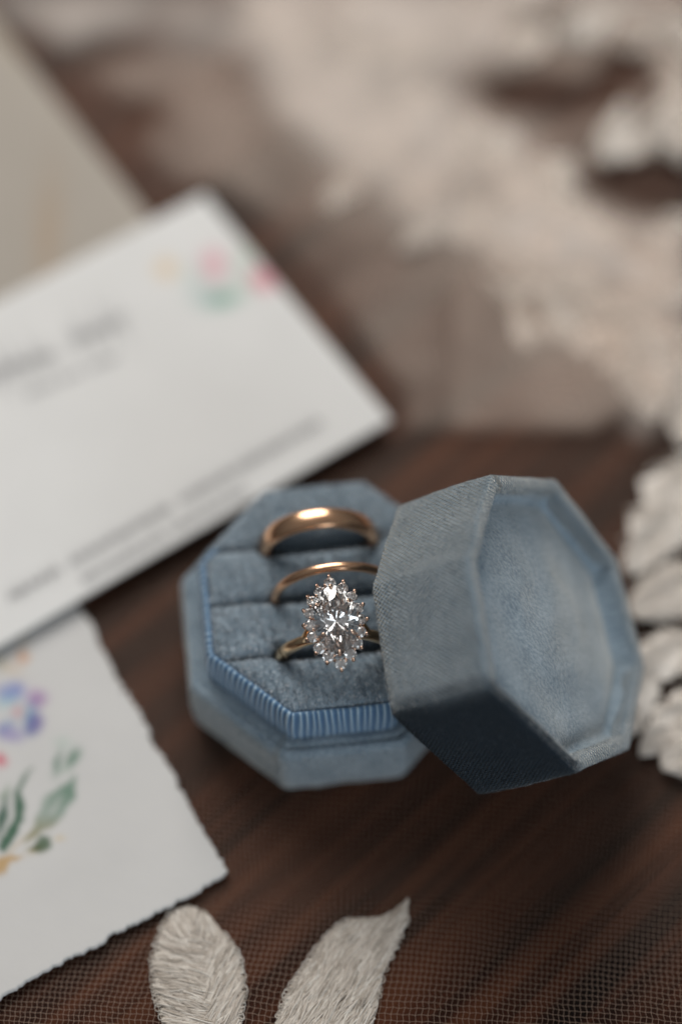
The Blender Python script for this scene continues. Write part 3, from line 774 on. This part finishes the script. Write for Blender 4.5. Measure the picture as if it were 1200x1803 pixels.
HOLES = [[(850, 150), (960, 135), (1040, 150), (1075, 95), (1125, 88), (1138, 130), (1060, 185), (980, 205), (880, 185)], [(1030, 318), (1120, 280), (1240, 285), (1240, 365), (1120, 362)]]
def cloth(name, poly_px, mat, z0, amp, scale, seed, step=2.0, folds=0.0, fdir=0.0, fade=14.0):
    """gathered tulle layer: outline given on the table, wavy heights"""
    P = np.array([G(x, y, z0)[:2] for x, y in poly_px]); x0, y0 = P.min(0); x1, y1 = P.max(0)
    nx, ny = int((x1 - x0) / step) + 2, int((y1 - y0) / step) + 2; idx = {}; V = []; F = []
    HO = [np.array([G(x, y, z0)[:2] for x, y in h]) for h in HOLES]
    def inside(x, y):
        return pin(P, x, y) and not any(pin(h, x, y) for h in HO)
    def pin(P, x, y):
        r = False
        for i in range(len(P)):
            a, b = P[i - 1], P[i]
            if (a[1] > y) != (b[1] > y) and x < (b[0] - a[0]) * (y - a[1]) / (b[1] - a[1]) + a[0]: r = not r
        return r
    def vid(i, j):
        if (i, j) not in idx:
            x, y = x0 + i * step, y0 + j * step
            w = x * math.cos(fdir) + y * math.sin(fdir) + 4 * fbm((x, y), .04, seed)
            z = z0 + amp * (fbm((x, y), scale, seed) + .4 * fbm((x, y), scale * 3, seed + 3)) + folds * math.sin(w * .55) * (.6 + .6 * fbm((x, y), .05, seed + 9))
            idx[(i, j)] = len(V); V.append((x, y, max(z, TZ + .75)))
        return idx[(i, j)]
    for j in range(ny):
        for i in range(nx):
            if inside(x0 + (i + .5) * step, y0 + (j + .5) * step):
                F.append((vid(i, j), vid(i + 1, j), vid(i + 1, j + 1), vid(i, j + 1)))
    o = mk(name, V, F, mat, veil, origin=VO); dens = []      # gathers lie thick in places and thin out towards the edges
    for x, y, z in V:
        d = 1e9
        for Q in [P] + HO:
            for i in range(len(Q)):
                a, b = Q[i - 1], Q[i]; e = b - a; w = np.array([x, y]) - a; t = max(0, min(1, (w @ e) / (e @ e))); d = min(d, math.hypot(*(w - e * t)))
        t = min(1, d / fade); dens.append(t * t * (3 - 2 * t) * min(1.25, .85 + .75 * fbm((x, y), .045, seed + 50.) + .3 * fbm((x, y), .13, seed + 60.)))
    at = o.data.attributes.new('dens', 'FLOAT', 'POINT'); at.data.foreach_set('value', np.clip(dens, 0, 1.3).astype(np.float32))
    return o
cloth('tulle_layer', [(705, 768), (760, 764), (1045, 768), (1110, 700), (1230, 640), (1230, -60), (560, -60), (330, 100), (240, 250), (300, 330), (395, 335), (490, 425), (600, 555), (700, 690)], M_sheer, 1.2, 1.0, .04, 3., fade=3.5)
cloth('tulle_layer', [(782, 758), (1060, 766), (1230, 640), (1230, -60), (800, -60), (795, 300), (788, 480)], M_sheer, 2.2, 1.0, .05, 8., fade=3.5)
cloth('tulle_layer', [(90, 110), (190, 190), (270, 200), (330, 325), (480, 400), (640, 420), (560, 120), (300, 60)], M_sheer, 1.8, .8, .05, 41., fade=8.)
cloth('tulle_layer', [(420, 160), (540, 330), (700, 440), (820, 470), (1000, 540), (1230, 620), (1230, 380), (1020, 300), (930, 190), (960, 40), (1230, 90), (1230, -60), (360, -60)], M_sheer2, 3.4, 1.2, .06, 12., folds=.5, fdir=.9)
cloth('tulle_layer', [(410, 120), (440, 220), (600, 330), (760, 390), (900, 300), (870, 120), (900, -60), (390, -60)], M_sheer2, 4.6, 1.2, .06, 17., folds=.6, fdir=.5)
cloth('tulle_layer', [(-40, 40), (110, 120), (230, 90), (330, 130), (460, 140), (620, -60), (-60, -60)], M_sheer2, 2.5, 1.2, .06, 23., folds=.5)

def leaf(tip_px, base_px, width, style, seed, z0=0.0, fine=False, bow=0.0, wfun=None, thread=None):
    """embroidered leaf: satin threads over a padded core, from base to tip on the table"""
    g = random.Random(seed); A = G(*base_px, z0 + .4); T = G(*tip_px, z0 + .4)
    ax = (T - A)[:2]; Ln = np.linalg.norm(ax); ax = ax / Ln; sd = np.array([-ax[1], ax[0]])
    wf = wfun or (lambda s: max(0.02, math.sin(math.pi * min(1, s * .94 + .06)) ** .65) * (1 - .25 * s))
    def P(s, t, h):                                        # s along 0..1, t -1..1 across
        w = width / 2 * wf(min(max(s, 0), 1)) * (1 + (.10 if fine else .45) * fbm((s * 7 + 20 * t, seed), 1.0, 3.))
        x = A[:2] + ax * Ln * s + sd * (t * w + bow * math.sin(math.pi * s))
        ht = z0 + .25 + h + .85 * (1 - t * t) * min(1, 6 * wf(min(max(s, 0), 1)) / 2) - .35 * math.exp(-(t * 5) ** 2)
        return (x[0], x[1], ht)
    bag = Bag()
    ns_, nt_ = (40, 10) if fine else (14, 6)               # padding
    V = [P(i / ns_, -1 + 2 * j / nt_, -.28 if fine else -.30) for i in range(ns_ + 1) for j in range(nt_ + 1)]
    F = [(i * (nt_ + 1) + j, i * (nt_ + 1) + j + 1, (i + 1) * (nt_ + 1) + j + 1, (i + 1) * (nt_ + 1) + j) for i in range(ns_) for j in range(nt_)]
    bag.add(V, F)
    tw = thread or (.17 if fine else .32); n = int(Ln / (tw * (1.15 if fine else 1.5)))
    for side in (-1, 1):
        slant = style[0] if side < 0 else style[1]
        for k in range(n):
            if not fine and fbm((k * tw * .9, side * 3.), .55, seed * 1.0) < -.18: continue
            s0 = (k + g.uniform(-.4, .4)) / n; ds = slant * width / Ln * .5 * g.uniform(.85, 1.15)
            t_in = g.uniform(-.10, .12); t_out = g.uniform(.90, 1.05) if fine else g.uniform(.6, 1.25); m = 7 if fine else 4
            if fine and g.random() < .25: t_out *= g.uniform(.6, .9)
            lift = g.uniform(0, .14); wav = g.uniform(-.02, .02); pts = []
            for q in range(m + 1):
                e = q / m; t = side * (t_in + (t_out - t_in) * e); s = s0 - ds * (1 - e) + ds * .5 + wav * math.sin(math.pi * 2 * e)
                if s < 0 or s > 1: continue
                pts.append(P(s, t, lift * math.sin(math.pi * e) + g.uniform(-.03, .03)))
            if len(pts) > 1: bag.add(*tube(pts, [tw * g.uniform(.42, .62)] * len(pts), 4 if fine else 3, caps=False))
    if fine:                                               # looping edge cord
        for side in (-1, 1):
            pts = []
            for k in range(260):
                s = k / 259; a = s * 2 * math.pi * Ln / 1.5
                x = P(s + .010 * math.cos(a), side * (1.0 + .05 * math.sin(a) + .03 * fbm((s * 20, side), 1., 2.)), .10 + .12 * math.sin(a)); pts.append(x)
            bag.add(*tube(pts, .12, 4))
        for k in range(26):                                # loose loops
            s = g.uniform(.1, .9); c = np.array(P(s, -1.02, .1)); r_ = g.uniform(.35, .7)
            bag.add(*tube([c + np.array([math.cos(q) * r_, math.sin(q) * r_ * .8, .25 * math.sin(q * 2)]) for q in np.linspace(0, 2 * math.pi, 12)[:-1]], .08, 4, closed=True))
    return mk('lace_leaf', bag.V, bag.F, M_lace_lit, veil, origin=VO)
# foreground leaves: irregular satin stitch filling an outline
def stitched(poly_px, angf, n, seed, lmin, lmax, edge_loops, z0=-.9):
    g = random.Random(seed); P = np.array([G(x, y, z0)[:2] for x, y in poly_px]); m = len(P)
    lo, hi = P.min(0), P.max(0); ctr = P.mean(0)
    def sd(x, y):
        x, y = x + .45 * fbm((x, y), .8, seed + 1.), y + .45 * fbm((x, y), .8, seed + 4.)                                          # signed distance, inside positive
        d = 1e9; ins = False
        for i in range(m):
            a, b = P[i - 1], P[i]; e = b - a; w = np.array([x, y]) - a; t = max(0, min(1, (w @ e) / (e @ e)))
            d = min(d, math.hypot(*(w - e * t)))
            if (a[1] > y) != (b[1] > y) and x < (b[0] - a[0]) * (y - a[1]) / (b[1] - a[1]) + a[0]: ins = not ins
        return d if ins else -d
    bag = Bag(); st = .5; idx = {}; V = []; F = []
    def hgt(d): return z0 + .2 + .75 * (1 - math.exp(-max(d, 0) / 2.2))
    nx, ny = int((hi[0] - lo[0]) / st) + 2, int((hi[1] - lo[1]) / st) + 2
    D = [[sd(lo[0] + i * st, lo[1] + j * st) for i in range(nx + 1)] for j in range(ny + 1)]
    def vid(i, j):
        if (i, j) not in idx: idx[(i, j)] = len(V); V.append((lo[0] + i * st, lo[1] + j * st, hgt(D[j][i]) - .55))
        return idx[(i, j)]
    for j in range(ny):
        for i in range(nx):
            if min(D[j][i], D[j][i + 1], D[j + 1][i], D[j + 1][i + 1]) > .7: F.append((vid(i, j), vid(i + 1, j), vid(i + 1, j + 1), vid(i, j + 1)))
    bag.add(V, F)
    def dd(x, y):
        fi, fj = (x - lo[0]) / st, (y - lo[1]) / st; i, j = int(fi), int(fj)
        if i < 0 or j < 0 or i >= nx or j >= ny: return -1
        a, b = fi - i, fj - j; return (D[j][i] * (1 - a) + D[j][i + 1] * a) * (1 - b) + (D[j + 1][i] * (1 - a) + D[j + 1][i + 1] * a) * b
    k = 0
    while k < n:
        x, y = g.uniform(lo[0], hi[0]), g.uniform(lo[1], hi[1])
        if dd(x, y) < .15: continue
        k += 1; L_ = g.uniform(lmin, lmax); a = angf(x, y, ctr) + g.gauss(0, .055) + .22 * fbm((x, y), .3, seed); pts = []
        pp_ = -x * math.sin(a) + y * math.cos(a); qq_ = x * math.cos(a) + y * math.sin(a)
        if fbm((pp_ * 1.5, qq_ * .22), 1.0, seed) < -.07: continue
        curl = g.gauss(0, .05); lay = g.uniform(-.12, .22); q = 7
        x -= math.cos(a) * L_ / 2; y -= math.sin(a) * L_ / 2
        for i in range(q):
            d = dd(x, y)
            if d > -.12: pts.append((x, y, hgt(d) + lay * math.sin(math.pi * (i + .5) / q) - (.18 if i in (0, q - 1) else 0) + .10 * fbm((x, y), .8, seed + 2.) + .30 * fbm((pp_ * 1.1, qq_ * .2), 1.0, seed + 5.)))
            x += math.cos(a) * L_ / (q - 1); y += math.sin(a) * L_ / (q - 1); a += curl
        if len(pts) > 2: bag.add(*tube(pts, [g.uniform(.09, .145)] * len(pts), 4, caps=False))
    cord = []                                              # cord couched round the outline
    for i in range(m):
        a, b = P[i - 1], P[i]; L_ = np.linalg.norm(b - a)
        for k in range(int(L_ / .35)):
            c = a + (b - a) * (k * .35 / L_); cord.append((c[0] + .12 * fbm(c, .9, 3.), c[1] + .12 * fbm(c, .9, 8.), z0 + .22 + .08 * math.sin(len(cord) * .9)))
    bag.add(*tube(cord, .13, 5, closed=True))
    for (i0, i1, cnt) in edge_loops:                        # loops of cord along the edge
        for k in range(cnt):
            t = (k + g.uniform(-.3, .3)) / cnt * (i1 - i0) + i0; a, b = P[int(t) % m], P[(int(t) + 1) % m]
            c = a + (b - a) * (t - int(t)); r_ = g.uniform(.35, .75); r2 = r_ * g.uniform(.5, 1.0); ph = g.uniform(0, 3); cz = z0 + g.uniform(.25, .6)
            bag.add(*tube([(c[0] + math.cos(q) * r_ * math.cos(ph) - math.sin(q) * r2 * math.sin(ph), c[1] + math.cos(q) * r_ * math.sin(ph) + math.sin(q) * r2 * math.cos(ph), cz + .2 * math.sin(q * 2 + ph)) for q in np.linspace(0, 2 * math.pi, 13)[:-1]], g.uniform(.06, .11), 4, closed=True))
    return mk('lace_leaf', bag.V, bag.F, M_lace, veil, origin=VO)
def dir_a(x, y, c):
    r = project(np.array([x, y, 0])); 
    mid = 362 + (r[1] - 1700) * .06
    if r[1] < 1655: return math.atan2(-(1700 - r[1]) , (mid - r[0])) if r[0] < mid else math.radians(-62)
    return math.radians(-14) if r[0] < mid else math.radians(62)
stitched([(330, 1594), (362, 1606), (395, 1645), (424, 1690), (430, 1750), (424, 1800), (428, 1870), (408, 1950), (370, 1985), (325, 1960), (298, 1870), (284, 1790), (270, 1740), (268, 1690), (282, 1640), (305, 1602)], dir_a, 5200, 3, 3.0, 6.0, [(2, 5, 26), (11, 15, 30)])
stitched([(718, 1582), (716, 1622), (700, 1660), (672, 1718), (664, 1770), (640, 1860), (590, 1940), (520, 1970), (470, 1940), (468, 1860), (490, 1790), (508, 1742), (535, 1705), (560, 1668), (590, 1634), (620, 1618), (668, 1616), (696, 1602)], lambda x, y, c: math.radians(57), 6200, 5, 2.8, 5.5, [(1, 4, 10), (10, 15, 50)])
# leaves beside the lid, and the flower spray behind
spots = [ # tip, base, width, bow
 ((1105, 1010), (1230, 800), 15, 1), ((1108, 1080), (1240, 1010), 13, 0), ((1110, 1175), (1235, 1130), 11, 0), ((1125, 1330), (1240, 1215), 9, 0), ((1165, 1355), (1260, 1290), 12, 0), ((1105, 1300), (1150, 1170), 6, 0),
 ((1150, 740), (1130, 560), 13, 0), ((1200, 790), (1220, 600), 11, 0),
 ((1010, 480), (1120, 640), 13, 1), ((930, 600), (1060, 520), 9, 0), ((870, 470), (980, 400), 13, 0), ((760, 400), (900, 400), 11, 0), ((880, 520), (1000, 470), 9, 0),
 ((800, 300), (900, 230), 14, 1), ((900, 290), (960, 400), 12, 0), ((1000, 270), (960, 390), 10, 0), ((850, 210), (790, 280), 10, 0),
 ((1040, 270), (1150, 235), 9, 0), ((1130, 210), (1235, 235), 12, 0), ((1210, 150), (1160, 230), 9, 0), ((980, 70), (1070, 20), 11, 0), ((880, 100), (960, 50), 10, 0), ((1140, 40), (1230, 60), 12, 0),
 ((1100, 425), (1010, 400), 10, 0), ((1190, 440), (1120, 520), 11, 0), ((1230, 260), (1180, 180), 10, 0), ((1060, 560), (1180, 520), 10, 0),
 ((620, 300), (720, 240), 10, 0), ((680, 350), (780, 330), 10, 0), ((700, 440), (790, 380), 6, 0),
 ((470, 30), (540, 110), 9, 0), ((640, 120), (720, 60), 9, 0), ((1080, 660), (1180, 700), 10, 0), ((960, 520), (1050, 470), 9, 0)]
for i, (t, b_, w, bo) in enumerate(spots):
    leaf(t, b_, w, (.9, .9), 40 + i, z0=rng.uniform(.3, 1.2) if t[1] > 780 else rng.uniform(1.0, 2.2), bow=bo)
for i in range(85):
    x, y = rng.uniform(560, 1230), rng.uniform(-30, 760)
    edge = 250 + (x - 400) * .62                              # the spray thins out towards the box
    if y > edge + rng.uniform(-80, 40) or (845 < x < 1150 and 80 < y < 215) or (x > 1010 and 270 < y < 375): continue
    a = rng.uniform(0, 6.28); l = rng.uniform(28, 60)
    leaf((x + math.cos(a) * l, y + math.sin(a) * l), (x - math.cos(a) * l, y - math.sin(a) * l), rng.uniform(3, 7), (.9, .9), 200 + i, z0=rng.uniform(.8, 1.8))
cloth('tulle_layer', [(980, 520), (1050, 640), (1085, 780), (1130, 810), (1240, 720), (1240, 380), (1100, 400)], M_sheer2, 2.6, 1.0, .08, 37., folds=.5, fdir=.3)
cloth('tulle_layer', [(480, 250), (560, 430), (700, 520), (830, 540), (960, 600), (1040, 740), (1130, 800), (1240, 760), (1240, 300), (900, 230)], M_sheer, 3.6, 1.0, .05, 31., folds=.4, fdir=1.2)
